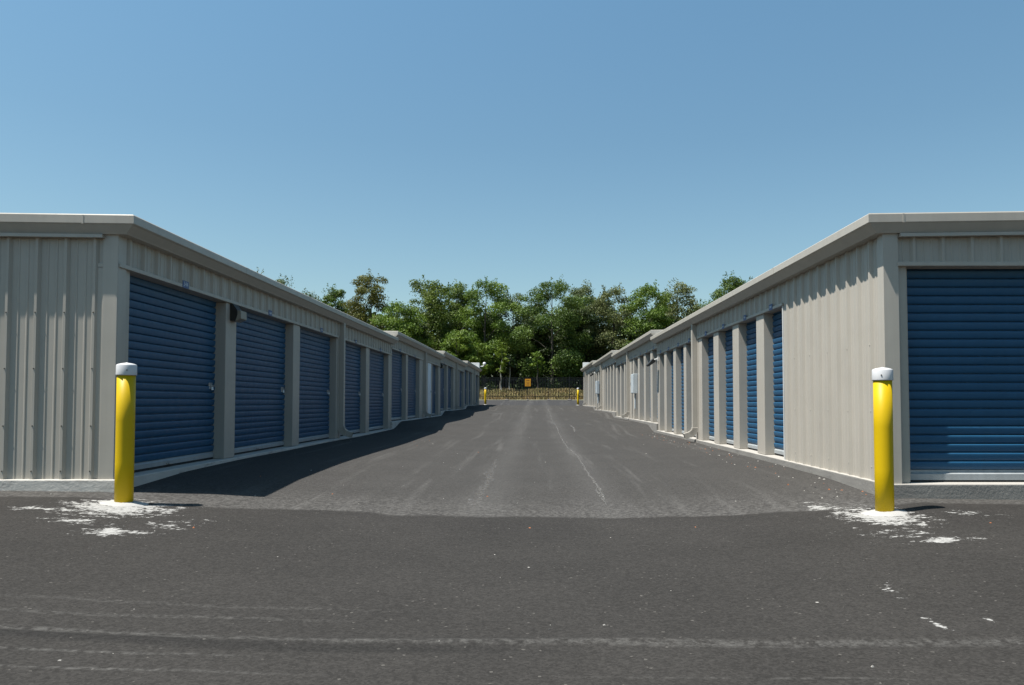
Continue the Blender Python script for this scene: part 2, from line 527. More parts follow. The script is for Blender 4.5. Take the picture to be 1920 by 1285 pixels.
def roller_door(sd, y0, y1, lift, latch=True, number=None, bars=True):
    zb = Z0 + sd.slab + lift; zt = Z0 + HB + lift + .04
    pr = curtain_profile(zb + .105, zt)
    m = MB()
    A = [(sd.X(REC - a), y0, z) for z, a in pr]; Bp = [(sd.X(REC - a), y1, z) for z, a in pr]
    m.sheet(A, Bp)
    d = m.build('roller_door', M['blue'], sd.root, smooth=False, fix=False)
    b = MB()
    b.box(sd.X(REC - .022), sd.X(REC + .01), y0 + .004, y1 - .004, zb + .032, zb + .082)
    b.add([(sd.X(REC - .022), y0 + .004, zb + .082), (sd.X(REC - .022), y1 - .004, zb + .082), (sd.X(REC + .004), y1 - .004, zb + .108), (sd.X(REC + .004), y0 + .004, zb + .108)], [(0, 1, 2, 3)])
    b.build('bottom_bar', M['bar'], d, fix=False)
    q = MB(); q.box(sd.X(REC - .012), sd.X(REC + .01), y0 + .004, y1 - .004, zb + .004, zb + .031)
    q.build('rubber_seal', M['seal'], d)
    if latch:
        yl = y1 - .14; zl = zb + 1.03
        l = MB()
        l.box(sd.X(REC - .024), sd.X(REC - .004), yl - .055, yl + .055, zl - .045, zl + .045)
        l.box(sd.X(REC - .040), sd.X(REC - .025), yl - .02, yl + .10, zl - .010, zl + .014)
        l.tube([(sd.X(REC - .033), yl + .02, zl - .012), (sd.X(REC - .036), yl + .02, zl - .06)], [.018, .022], 8)
        l.build('latch', M['steel'], d, bevel=.003)
        h = MB(); ym = (y0 + y1) / 2
        h.box(sd.X(REC - .034), sd.X(REC - .0225), ym - .06, ym + .06, zb + .042, zb + .058)
        h.box(sd.X(REC - .05), sd.X(REC - .0345), ym - .045, ym - .030, zb + .044, zb + .056)
        h.box(sd.X(REC - .05), sd.X(REC - .0345), ym + .030, ym + .045, zb + .044, zb + .056)
        h.box(sd.X(REC - .058), sd.X(REC - .0505), ym - .045, ym + .045, zb + .044, zb + .056)
        h.build('pull_handle', M['steel'], d)
    if number is not None:
        yc = (y0 + y1) / 2; zc = Z0 + HT + lift + .002
        p = MB(); p.box(sd.X(-.036), sd.X(-.0335), yc - .085, yc + .085, zc - .045, zc + .043)
        pl = p.build('number_plate', M['plate'], sd.root)
        if isinstance(number, str):
            text_mesh('number', number, .082, M['num'], pl, (sd.X(-.0370), yc, zc), (R(90), 0, R(90) if sd.s < 0 else R(-90)), .0006)
        else:
            g = MB(); rr = random.Random(int(yc * 100)); A = []; Bq = []
            for k in range(7):
                y_ = yc - .05 + k * .0167; zz = zc + (.020 if k % 2 else -.022) * (.6 + .5 * rr.random())
                A.append((sd.X(-.0368), y_ - .006, zz - .008)); Bq.append((sd.X(-.0368), y_ + .006, zz + .008))
            g.sheet(A, Bq)
            g.build('number_print', M['num'], pl, fix=False)
    return d

def pillar(sd, y0, y1, lift):
    m = MB(); zb = Z0 + sd.slab + lift
    m.box(sd.X(0), sd.X(REC + .06), y0, y1, zb + .004, Z0 + HB + lift - .002)
    o = m.build('pillar', M['pillar'], sd.root, bevel=.006)
    return o

def downspout(sd, y, lift):
    zt = Z0 + E_WALL + lift + .03; zb = Z0 + sd.slab + lift
    m = MB(); hw = .062
    def sect(u, z, k=1.0): return [(sd.X(u - hw * k), y - hw * k, z), (sd.X(u + hw * k), y - hw * k, z), (sd.X(u + hw * k), y + hw * k, z), (sd.X(u - hw * k), y + hw * k, z)]
    m.box(sd.X(-.125), sd.X(-.004), y - hw, y + hw, zb + .26, zt)
    o = m.build('downspout', M['trim'], sd.root, bevel=.008)
    e = MB(); rings = []
    n = 22
    for i in range(n + 1):
        t = i / n; ang = t * R(72)
        rad = .17
        cu = -.0645 - rad * (1 - math.cos(ang)); cz = zb + .27 - rad * math.sin(ang)
        k = 1.06 + (.07 if i % 2 else -.02)
        du = (-math.sin(ang), -math.cos(ang))           # direction (u, z)
        nu = (math.cos(ang), -math.sin(ang))
        rings.append([(sd.X(cu + nu[0] * hw * k * a), y + hw * k * bb, cz + nu[1] * hw * k * a) for a, bb in ((-1, -1), (1, -1), (1, 1), (-1, 1))])
    ang = R(72)
    cu0 = -.0645 - .17 * (1 - math.cos(ang)); cz0 = zb + .27 - .17 * math.sin(ang)
    for L in (.02, .13):
        cu = cu0 - math.sin(ang) * L; cz = cz0 - math.cos(ang) * L; nu = (math.cos(ang), -math.sin(ang))
        rings.append([(sd.X(cu + nu[0] * hw * a), y + hw * bb, cz + nu[1] * hw * a) for a, bb in ((-1, -1), (1, -1), (1, 1), (-1, 1))])
    v = [p for r in rings for p in r]; f = []
    for i in range(len(rings) - 1):
        for k in range(4):
            f.append((i * 4 + k, i * 4 + (k + 1) % 4, i * 4 + 4 + (k + 1) % 4, i * 4 + 4 + k))
    e.add(v, f)
    e.build('elbow', M['trim'], o)
    return o

def eave(sd, y0, y1, lift):
    """eave and rake trim of one roof section: one mitred moulding"""
    prof = [(OVA - .012, OVF - .006, E_TOP + .012), (OVA, OVF, E_TOP), (OVA, OVF, E_BOT), (OVA - .012, OVF - .008, E_BOT - .010), (OVA - .022, OVF - .012, E_BOT - .013), (.125, .052, E_WALL + .012), (.115, .045, E_WALL), (-.05, -.05, E_WALL)]
    m = MB()
    A = [(sd.X(-a), y1, Z0 + z + lift) for a, f, z in prof]
    C = [(sd.X(-a), y0 - f, Z0 + z + lift) for a, f, z in prof]
    F = [(sd.X(sd.D), y0 - f, Z0 + z + lift + .014 * sd.D) for a, f, z in prof]
    n = len(prof)
    m.v = A + C + F
    for i in range(n - 1):
        m.f.append((i, i + 1, n + i + 1, n + i)); m.mi.append(0)
        m.f.append((n + i, n + i + 1, 2 * n + i + 1, 2 * n + i)); m.mi.append(0)
    m.f.append(tuple(range(n))); m.mi.append(0)
    return m.build('eave_trim', M['trim'], sd.root, fix=False)

def joint_straps(sd, ys_, lift, parent):
    """lap joints between lengths of the fascia"""
    for y in ys_:
        m = MB(); m.box(sd.X(-OVA - .0025), sd.X(-OVA + .01), y - .05, y + .05, Z0 + E_BOT + lift - .003, Z0 + E_TOP + lift + .003)
        m.build('fascia_lap', M['trim'], parent)

def roof(sd, y0, y1, lift):
    m = MB(); d = sd.D
    t = Z0 + E_TOP + lift + .010
    v = []
    for y in (y0 - OVF + .006, y1):
        v += [(sd.X(-OVA + .012), y, t), (sd.X(d), y, t + .014 * d), (sd.X(d), y, t + .014 * d - .06), (sd.X(-OVA + .02), y, t - .05)]
    m.add(v, [(0, 1, 5, 4), (1, 2, 6, 5), (2, 3, 7, 6), (3, 0, 4, 7), (0, 3, 2, 1), (4, 5, 6, 7)])
    return m.build('roof', M['roof'], sd.root)

def header(sd, y0, y1, lift, phase, gaps):
    pr = rib_profile(y0, y1, phase)
    m = MB()
    zb = Z0 + HT + lift - .004; zt = Z0 + E_WALL + lift + .02
    m.sheet([(sd.X(-h), y, zb) for y, h in pr], [(sd.X(-h), y, zt) for y, h in pr])
    m.build('header_panel', M['beige'], sd.root, fix=False)
    cuts = [y0 - .012] + [g for gg in gaps for g in gg] + [y1 - .003]
    for a, b in zip(cuts[::2], cuts[1::2]):
        q = MB(); q.box(sd.X(-.033), sd.X(REC + .05), a, b, Z0 + HB + lift, Z0 + HT + lift)
        q.build('header_trim', M['trim'], sd.root, bevel=.004)

def core(sd, y0, y1, lift, front=False):
    """the closed body of one section behind its doors"""
    m = MB(); u0 = REC + .05
    ya = y0 + (.30 if front else .02)
    zt = Z0 + E_WALL + lift + .05
    m.box(sd.X(u0), sd.X(sd.D - .1), ya, y1 - .02, Z0 + sd.slab + lift - .03, zt)
    if not front:      # the riser between two roofs
        m.box(sd.X(.02), sd.X(sd.D - .1), y0 + .012, y0 + .019, Z0 + E_WALL + lift - .3, Z0 + E_WALL + lift + .15)
    m.build('wall', M['beige'], sd.root)
    f = MB(); f.box(sd.X(-.055), sd.X(sd.D), y0 - (.05 if front else .03), y1 - .03, Z0 - 1.6, Z0 + sd.slab + lift)
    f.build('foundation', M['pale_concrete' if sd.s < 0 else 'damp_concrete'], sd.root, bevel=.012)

# ---- left building -------------------------------------------------
LW = 4.41
rootL = empty('storage_building', (-LW - 3, 34, Z0 - .82), 'shaded beige storage building on the left with wide blue roller doors', 'building')
L = Side(-1, LW, 8.0, -.805, rootL)
LSEC = [(8.04, 23.35, 0.0), (23.35, 35.3, .20), (35.3, 47.3, .395), (47.3, 59.5, .58)]
LDS = [17.18, 30.05, 42.0, 54.3]
# ---- right building ------------------------------------------------
RW = 3.66
rootR = empty('storage_building', (RW + 3, 34, Z0 - .85), 'sunlit beige storage building on the right with narrow blue roller doors', 'building')
Rr = Side(1, RW, 8.0, -.845, rootR)
RSEC = [(7.985, 23.05, 0.0), (23.05, 35.0, .205), (35.0, 47.0, .40), (47.0, 59.2, .58)]
RDS = [17.42, 30.0, 42.4, 55.6]

for sd, secs, dss in ((L, LSEC, LDS), (Rr, RSEC, RDS)):
    for i, ((y0, y1, lf), dy) in enumerate(zip(secs, dss)):
        core(sd, y0, y1, lf, i == 0)
        ev = eave(sd, y0, y1, lf)
        if i == 0: joint_straps(sd, [11.1, 14.2, 17.25, 20.3], lf, ev)
        roof(sd, y0, y1, lf)
        header(sd, (y0 + .02 if sd is L else 11.30) if i == 0 else y0 + .004, y1, lf, y0 + (.21 if sd is L else .12), [(dy - .14, dy + .07)])
        downspout(sd, dy, lf)
        fin = MB(); fin.box(sd.X(-.014), sd.X(REC), dy - .135, dy - .075, Z0 + sd.slab + lf + .004, Z0 + E_WALL + lf)
        fin.build('corner_trim', M['trim'], sd.root)

# left openings: list of (y0, y1) per section
def left_section(y0, y1, lf, edges, first):
    ps = []
    for (a, b) in edges: pillar(L, a, b, lf)
pl1 = [(8.04, 8.20), (10.89, 11.27), (13.93, 14.32), (16.95, 17.36), (19.92, 20.32), (22.95, 23.33)]
for a, b in pl1[1:]: pillar(L, a, b, 0)
for k in range(5):
    roller_door(L, pl1[k][1] + .003, pl1[k + 1][0] - .003, 0, True, '344' if k == 0 else True)
pl2 = [(23.36, 23.46), (26.05, 26.42), (29.08, 30.45), (31.0, 31.28), (32.36, 32.62), (34.75, 35.28)]
for a, b in pl2: pillar(L, a, b, .20)
roller_door(L, 23.463, 26.047, .20, True, True)
roller_door(L, 26.423, 29.077, .20, True, True)
roller_door(L, 30.453, 30.997, .20, False, None)
roller_door(L, 32.623, 34.747, .20, True, True)
# white entry door between two pillars
m = MB(); zb = Z0 + L.slab + .20
m.box(L.X(.012), L.X(.06), 31.285, 32.355, zb + .006, zb + 2.22)
ed = m.build('entry_door', M['whitedoor'], rootL, bevel=.004)
k_ = MB(); k_.box(L.X(-.045), L.X(.0115), 32.20, 32.27, zb + 1.0, zb + 1.09); k_.build('handle', M['steel'], ed, bevel=.005)
for zz in (.3, 1.1, 1.9):
    k_ = MB(); k_.box(L.X(.002), L.X(.0115), 31.29, 31.33, zb + zz, zb + zz + .12); k_.build('hinge', M['steel'], ed)
for (s0, lf, off) in ((35.3, .395, 0), (47.3, .58, 0)):
    e = [(s0 + .01, s0 + .10), (s0 + 2.68, s0 + 3.05), (s0 + 5.7, s0 + 6.95), (s0 + 8.5, s0 + 8.9), (s0 + 11.6, s0 + 11.98)]
    for a, b in e: pillar(L, a, b, lf)
    for q in range(4): roller_door(L, e[q][1] + .003, e[q + 1][0] - .003, lf, True, True)

# right openings
RP = .42
pr1 = [(12.31, 12.73), (13.85, 14.27), (15.39, 15.81), (16.93, 17.62), (18.72, 19.02), (20.1, 20.45), (21.55, 21.92), (22.75, 23.03)]
edge = 11.30
for k, (a, b) in enumerate(pr1):
    pillar(Rr, a, b, 0)
    roller_door(Rr, edge + .025 if k == 0 else edge + .003, a - .003, 0, False, True)
    edge = b
for si, (s0, lf) in enumerate(((23.05, .205), (35.0, .40), (47.0, .58))):
    pk = [(s0 + .01, s0 + .10)] + [(s0 + q, s0 + q + w_) for q, w_ in ((1.1, .42), (2.6, .42), (4.1, .42), (5.6, .38), (6.35, 1.05), (8.45, .42), (9.95, .42), (11.5, .45))]
    edge = None
    for (a, b) in pk:
        pillar(Rr, a, b, lf)
        if edge is not None and a - edge > .3:
            roller_door(Rr, edge + .003, a - .003, lf, False, True)
        elif edge is not None:
            f = MB(); f.box(Rr.X(.02), Rr.X(REC), edge + .001, a - .001, Z0 + Rr.slab + lf + .004, Z0 + HB + lf - .003); f.build('wall', M['beige'], rootR)
        edge = b

# right: blank ribbed wall beside the corner
pr = rib_profile(8.10, 11.298, 8.33)
m = MB(); m.sheet([(Rr.X(-h), y, Z0 - .868) for y, h in pr], [(Rr.X(-h), y, Z0 + E_WALL + .02) for y, h in pr])
m.build('wall', M['beige'], rootR, fix=False)
m = MB(); m.box(Rr.X(-.020), Rr.X(REC + .06), 11.2985, 11.322, Z0 - .86, Z0 + HB - .002); m.build('jamb_trim', M['white'], rootR, bevel=.003)
m = MB(); m.box(Rr.X(.035), Rr.X(REC + .06), 8.02, 11.26, Z0 - .84, Z0 + E_WALL); m.build('wall', M['beige'], rootR)

# corner trims (L-shaped folded sheets)
m = MB()
m.box(L.X(-.012), L.X(.14), 8.028, 8.045, Z0 - .815, Z0 + E_WALL + .01)
m.box(L.X(-.012), L.X(.004), 8.0455, 8.20, Z0 - .815, Z0 + E_WALL + .008)
m.box(L.X(.0045), L.X(REC + .06), 8.05, 8.20, Z0 - .80, Z0 + HB - .003)
m.box(L.X(.14), L.X(.152), 8.034, 8.075, Z0 - .815, Z0 + E_WALL + .01)
m.build('corner_trim', M['trim'], rootL, bevel=.003)
m = MB()
m.box(Rr.X(-.034), Rr.X(.125), 7.972, 7.99, Z0 - .872, Z0 + E_WALL + .01)
m.box(Rr.X(-.034), Rr.X(-.018), 7.9905, 8.11, Z0 - .872, Z0 + E_WALL + .008)
m.box(Rr.X(.11), Rr.X(.125), 7.9905, 8.07, Z0 - .872, Z0 + E_WALL)
m.build('corner_trim', M['trim'], rootR, bevel=.003)

# left front wall: ribbed sheet facing the camera
pr = rib_profile(.145, 8.0, .236)
m = MB(); m.sheet([(L.X(u), 8.06 - h, Z0 - .812) for u, h in pr], [(L.X(u), 8.06 - h, Z0 + E_WALL + .02 + .014 * u) for u, h in pr])
m.build('wall', M['beige'], rootL, fix=False)
m = MB(); m.box(L.X(.02), L.X(7.9), 8.075, 8.33, Z0 - .80, Z0 + E_WALL + .06); m.build('wall', M['beige'], rootL)
def lip(sd, u0, u1, y):
    m = MB()
    a = .014
    v = []
    for u in (u0, u1):
        zz = Z0 + E_WALL - .004 + a * u
        v += [(sd.X(u), y - .045, zz), (sd.X(u), y + .02, zz), (sd.X(u), y + .02, zz - .035), (sd.X(u), y - .045, zz - .035)]
    m.add(v, [(0, 1, 2, 3), (4, 5, 6, 7), (0, 1, 5, 4), (1, 2, 6, 5), (2, 3, 7, 6), (3, 0, 4, 7)])
    m.build('rake_trim', M['trim'], sd.root)
lip(L, .13, 8.0, 8.02)
lip(Rr, .13, 8.0, 7.97)
# rake lap joint and screws on the left front wall
m = MB(); m.box(L.X(.30), L.X(.32), 8.04 - OVF - .003, 8.04 - OVF + .02, Z0 + E_BOT - .002, Z0 + E_TOP + .008); m.build('fascia_lap', M['trim'], rootL)
m = MB(); m.box(Rr.X(.13), Rr.X(.15), 7.985 - OVF - .003, 7.985 - OVF + .02, Z0 + E_BOT - .002, Z0 + E_TOP + .008); m.build('fascia_lap', M['trim'], rootR)
m = MB()
def screw(m, p, ax, r=.008):
    p = Vector(p); q = p + Vector(ax) * .007
    m.tube([p, q], [r, r * .8], 6)
k = 0
u = .236
while u < 5.5:
    for z in (.94, .35, -.25, -.72):
        screw(m, (L.X(u), 8.06 - .032, Z0 + z), (0, -1, 0))
    u += .305
m.build('screws', M['screw'], rootL)
m = MB()
for y in (8.33, 8.94, 9.55, 10.16, 10.77):
    for z in (.62, -.1, -.7): screw(m, (Rr.X(-.032), y, Z0 + z), (-1, 0, 0), .007)
m.build('screws', M['trim'], rootR)

# right front: header, pier, big roller door facing the camera
yF = 7.985
pr = rib_profile(.125, 8.0, .30)
m = MB(); m.sheet([(Rr.X(u), yF + .03 - h, Z0 + HT - .004) for u, h in pr], [(Rr.X(u), yF + .03 - h, Z0 + E_WALL + .02 + .014 * u) for u, h in pr])
m.build('header_panel', M['beige'], rootR, fix=False)
m = MB(); m.box(Rr.X(.115), Rr.X(8), yF - .022, yF + .30, Z0 + HB, Z0 + HT); m.build('header_trim', M['trim'], rootR, bevel=.004)
m = MB(); m.box(Rr.X(.09), Rr.X(.255), yF + .075, yF + .30, Z0 - .838, Z0 + HB - .002); m.build('pillar', M['pillar'], rootR, bevel=.006)
m = MB(); m.box(Rr.X(2.98), Rr.X(3.4), yF + .01, yF + .30, Z0 - .838, Z0 + HB - .002); m.build('pillar', M['pillar'], rootR, bevel=.006)
m = MB(); m.box(Rr.X(6.15), Rr.X(8.0), yF + .01, yF + .30, Z0 - .838, Z0 + HB - .002); m.build('pillar', M['pillar'], rootR, bevel=.006)
m = MB(); m.box(Rr.X(.04), Rr.X(8), yF + .301, yF + .32, Z0 - .83, Z0 + E_WALL + .06); m.build('wall', M['beige'], rootR)
for (ua, ub) in ((.258, 2.977), (3.403, 6.147)):
    yd = yF + .19; zb = Z0 - .845
    prc = curtain_profile(zb + .125, Z0 + HB + .02)
    m = MB(); m.sheet([(Rr.X(ua), yd - a, z) for z, a in prc], [(Rr.X(ub), yd - a, z) for z, a in prc])
    d = m.build('roller_door', M['blue'], rootR, fix=False)
    q = MB(); q.box(Rr.X(ua), Rr.X(ub), yd - .035, yd + .01, zb + .022, zb + .085)
    q.add([(Rr.X(ua), yd - .035, zb + .085), (Rr.X(ub), yd - .035, zb + .085), (Rr.X(ub), yd, zb + .100), (Rr.X(ua), yd, zb + .100)], [(0, 1, 2, 3)])
    q.add([(Rr.X(ua), yd, zb + .100), (Rr.X(ub), yd, zb + .100), (Rr.X(ub), yd + .002, zb + .126), (Rr.X(ua), yd + .002, zb + .126)], [(0, 1, 2, 3)])
    q.build('bottom_bar', M['bar'], d, fix=False)
    q = MB(); q.box(Rr.X(ua), Rr.X(ub), yd - .02, yd + .01, zb + .002, zb + .021); q.build('rubber_seal', M['seal'], d)
    q = MB(); um = ua + (ub - ua) * .93
    q.box(Rr.X(um) - .06, Rr.X(um) + .06, yd - .03, yd - .005, zb + .98, zb + 1.08); q.box(Rr.X(um) - .02, Rr.X(um) + .11, yd - .045, yd - .031, zb + 1.02, zb + 1.045)
    q.build('latch', M['steel'], d, bevel=.003)

# white boxed parapets on the far ends
for sd, y1, lf in ((L, 59.5, .58), (Rr, 59.2, .58)):
    m = MB(); m.box(sd.X(-.06), sd.X(2.6), y1 - .55, y1 - .02, Z0 + E_TOP + lf + .0, Z0 + 3.02)
    m.build('parapet', M['white'], sd.root, bevel=.01)
    m = MB(); m.box(sd.X(-.01), sd.X(.02), y1 - .019, y1 - .002, Z0 + sd.slab + lf, Z0 + E_WALL + lf); m.build('corner_trim', M['trim'], sd.root)

# ------------------------------------------------------------------ fixtures on the buildings
def wall_pack(x, s, y, z, label):
    """shoebox lamp under the header: dark bracket and tan housing reaching out over the aisle"""
    r = empty('wall_lamp', (x, y, z), label, 'lamp')
    def wedge(pr, w):
        q = MB(); n = len(pr)
        q.v = [(x - s * a * .68, y - w * .85, z + b) for a, b in pr] + [(x - s * a * .68, y + w * .85, z + b) for a, b in pr]
        q.f = [tuple(range(n)), tuple(reversed(range(n, 2 * n)))] + [(k, (k + 1) % n, n + (k + 1) % n, n + k) for k in range(n)]
        q.mi = [0] * len(q.f)
        return q
    wedge([(0, .10), (.05, .10), (.16, .0), (.16, -.06), (.12, -.15), (0, -.15)], .12).build('mounting_box', M['dark'], r, bevel=.006)
    wedge([(.162, .0), (.235, -.005), (.24, -.12), (.10, -.165), (.122, -.151), (.162, -.061)], .13).build('housing', M['tan'], r, bevel=.006)
    m = MB(); m.add([(x - s * .09, y - .08, z - .163), (x - s * .155, y - .08, z - .131), (x - s * .155, y + .08, z - .131), (x - s * .09, y + .08, z - .163)], [(0, 1, 2, 3)])
    m.build('lens', M['glass'], r, fix=False)
    return r
wall_pack(-LW + .003, -1, 11.12, Z0 + 1.32, 'tan shoebox lamp on a dark bracket above the first pillar of the shaded building')
r_ = wall_pack(-LW + .003, -1, 35.42, Z0 + 1.70, 'small dark lamp where the roof steps up beyond the white entry door')
def flood(x, s, y, z, label):
    r = empty('wall_lamp', (x, y, z), label, 'lamp')
    m = MB(); m.box(x, x - s * .04, y - .06, y + .06, z, z + .12); m.tube([(x - s * .04, y, z + .06), (x - s * .13, y, z + .04)], [.022, .022], 8)
    m.build('mounting_box', M['white'], r, bevel=.006)
    m = MB(); a = R(-38)
    def T(p): return (x - s * (.13 + p[0] * math.cos(a) - p[2] * math.sin(a)), y + p[1], z + .02 + p[0] * math.sin(a) + p[2] * math.cos(a))
    v = [T(p) for p in ((0, -.14, -.05), (.26, -.14, -.03), (.26, .14, -.03), (0, .14, -.05), (0, -.14, .07), (.26, -.14, .03), (.26, .14, .03), (0, .14, .07))]
    m.add(v, [(0, 3, 2, 1), (4, 5, 6, 7), (0, 1, 5, 4), (1, 2, 6, 5), (2, 3, 7, 6), (3, 0, 4, 7)])
    m.build('housing', M['dark'], r, bevel=.01)
    m = MB(); m.add([T(p) for p in ((.02, -.12, -.054), (.24, -.12, -.036), (.24, .12, -.036), (.02, .12, -.054))], [(0, 1, 2, 3)])
    m.build('lens', M['glass'], r, fix=False)
flood(RW - .003, 1, 22.9, Z0 + 1.22, 'dark tilted floodlight at the first roof step of the sunlit building')
flood(RW - .003, 1, 47.06, Z0 + 1.72, 'tiny dark floodlight near the far end of the sunlit building')

def cabinet(x, y0, y1, z0, z1, label):
    r = empty('electrical_cabinet', (x, (y0 + y1) / 2, z0), label, 'electrical box', 'electrical cabinets on the sunlit building')
    m = MB(); m.box(x, x - .15, y0, y1, z0, z1); m.build('body', M['cabinet'], r, bevel=.008)
    m = MB(); m.box(x - .1525, x - .168, y0 + .02, y1 - .02, z0 + .02, z1 - .02); d = m.build('door', M['cabinet'], r, bevel=.006)
    m = MB(); m.box(x - .1685, x - .185, y1 - .12, y1 - .08, (z0 + z1) / 2 - .05, (z0 + z1) / 2 + .05); m.build('handle', M['steel'], d)
    m = MB(); m.tube([(x - .06, y0 + .25, z0 - .001), (x - .06, y0 + .25, z0 - .55)], [.03, .03], 8); m.build('conduit', M['cabinet'], r)
cabinet(RW - .003, 27.6, 28.3, Z0 + .31, Z0 + 1.02, 'pale grey electrical cabinet beside the second downspout, nearer of the two')
cabinet(RW - .003, 44.3, 45.1, Z0 + .48, Z0 + 1.22, 'pale grey electrical cabinet beyond the third downspout, farther of the two')

r = empty('security_camera', (-4.34, 59.2, Z0 + 2.7), 'white dome security camera on an arm at the far end of the shaded building', 'camera')
m = MB(); m.tube([(-4.349, 59.15, Z0 + 2.74), (-4.12, 59.15, Z0 + 2.74), (-4.02, 59.15, Z0 + 2.80)], [.045, .04, .04], 8); m.build('arm', M['white'], r)
m = MB(); m.lathe(-3.98, 59.15, [(.02, Z0 + 2.82), (.09, Z0 + 2.84), (.125, Z0 + 2.90), (.13, Z0 + 2.96), (.10, Z0 + 3.04), (.04, Z0 + 3.07)], 16); h = m.build('housing', M['cap'], r, smooth=True)
m = MB(); m.lathe(-3.96, 59.06, [(.012, Z0 + 2.86), (.05, Z0 + 2.88), (.06, Z0 + 2.91), (.03, Z0 + 2.95)], 12); m.build('lens', M['dark'], r)

# ------------------------------------------------------------------ bollards
def bollard(i, x, y, h, label, tilt=(0, 0)):
    z = float(gz(x, y))
    r = empty('bollard', (x, y, z), label, 'bollard', 'yellow bollards with white caps')
    m = MB(); R0 = .083
    m.lathe(x, y, [(R0, z - .15), (R0, z + .4), (R0, z + .8), (R0, z + h - .12)], 40)
    m.build('pipe', M['yellow'], r, smooth=True, fix=True)
    m = MB(); zt = z + h
    m.lathe(x, y, [(R0 + .002, zt - .122), (R0 + .009, zt - .124), (R0 + .010, zt - .117), (R0 + .0085, zt - .028), (R0 + .005, zt - .021), (R0 - .012, zt - .013), (R0 - .045, zt - .005), (.008, zt - .001), (.007, zt + .002)], 40)
    c = m.build('cap', M['cap'], r, smooth=True)
    if y < 20:
        m = MB(); a = R(-60 if x < 0 else -120)
        dx, dy = math.cos(a), math.sin(a)
        m.tube([(x + dx * .092, y + dy * .092, zt - .075), (x + dx * .099, y + dy * .099, zt - .075)], [.007, .006], 8)
        m.build('screw', M['screw'], c)
    # lumpy painted collar where the pipe meets the asphalt
    m = MB(); rr = random.Random(i); n = 40
    ph = [rr.random() * 6.28 for _ in range(4)]
    rings = []
    for (rad, hz) in ((R0 - .01, .040), (R0 + .02, .02), (R0 + .05, -.03)) if y > 20 else ((R0 - .01, .024), (R0 + .03, .020), (.14, .011), (.18, .002), (.215, -.03)):
        ring = []
        for k in range(n):
            t = 2 * math.pi * k / n
            q = 1 + .10 * math.sin(2 * t + ph[0]) + .07 * math.sin(3 * t + ph[1]) + .04 * math.sin(7 * t + ph[2])
            q = 1 + (q - 1) * (rad - .08) / .25
            px, py = x + rad * q * 1.15 * math.cos(t), y + rad * q * .95 * math.sin(t)
            ring.append((px, py, float(gz(px, py)) + hz * (.9 + .2 * rr.random())))
        rings.append(ring)
    v = [p for g in rings for p in g]; f = []
    for a in range(len(rings) - 1):
        for k in range(n): f.append((a * n + k, a * n + (k + 1) % n, (a + 1) * n + (k + 1) % n, (a + 1) * n + k))
    m.add(v, f)
    m.build('footing', M['paint'], r, smooth=True)
bollard(1, *BOL[0], 1.36, 'yellow bollard with white cap beside the corner of the shaded building, nearest on the left')
bollard(2, *BOL[1], 1.355, 'yellow bollard with white cap in front of the sunlit building corner, nearest on the right')
bollard(3, *BOL[2], 1.35, 'dull yellow bollard at the far left end of the aisle, before the black fence')
bollard(4, *BOL[3], 1.37, 'bright yellow bollard at the far right end of the aisle, before the black fence')

# ------------------------------------------------------------------ fence and sign
FY = 70.6
fr = empty('iron_fence', (0, FY, float(berm(0., FY))), 'black ornamental iron picket fence across the far end of the aisle', 'fence')
posts = [-.75 + 1.925 * k for k in range(-6, 8)]
fz = float(berm(0., FY)) - .02
for i, px in enumerate(posts):
    m = MB(); m.box(px - .042, px + .042, FY - .042, FY + .042, fz - .3, fz + 2.10); m.box(px - .05, px + .05, FY - .05, FY + .05, fz + 2.1, fz + 2.13)
    m.build('post', M['fence'], fr)
    m = MB(); q = .10 + .05 * ((i * 7) % 3)
    m.lathe(px, FY - .02, [(q, fz - .05), (q, fz + .035), (q * .7, fz + .05)], 10); m.build('footing', M['concrete'], fr)
for a, b in zip(posts[:-1], posts[1:]):
    m = MB()
    for zr in (.30, 1.82, 2.02): m.box(a + .043, b - .043, FY - .02, FY + .02, fz + zr - .022, fz + zr + .022)
    n = 12
    for k in range(1, n + 1):
        xx = a + (b - a) * k / (n + 1)
        for z0_, z1_ in ((.06, .277), (.323, 1.797), (1.843, 1.997)): m.box(xx - .023, xx + .023, FY - .0125, FY + .0125, fz + z0_, fz + z1_)
    m.build('fence_panel', M['fence'], fr)

sg = empty('warning_sign', (-.75, FY - .05, fz + 1.25), 'small orange rectangular sign on the middle post of the black fence', 'sign')
m = MB(); m.box(-.75 - .265, -.75 + .265, FY - .062, FY - .054, fz + 1.24, fz + 1.92); m.build('sign_face', M['orange'], sg, bevel=.003)
m = MB()
rr = random.Random(5)
for z_, h_, w_ in ((1.72, .10, .15), (1.55, .05, .17), (1.46, .05, .12), (1.37, .035, .17), (1.30, .03, .15)):
    xx = -w_
    while xx < w_ - .02:
        wl = .02 + rr.random() * .03
        m.box(-.75 + xx, -.75 + min(xx + wl, w_), FY - .0635, FY - .0625, fz + z_, fz + z_ + h_)
        xx += wl + .012
m.build('lettering', M['signink'], sg)

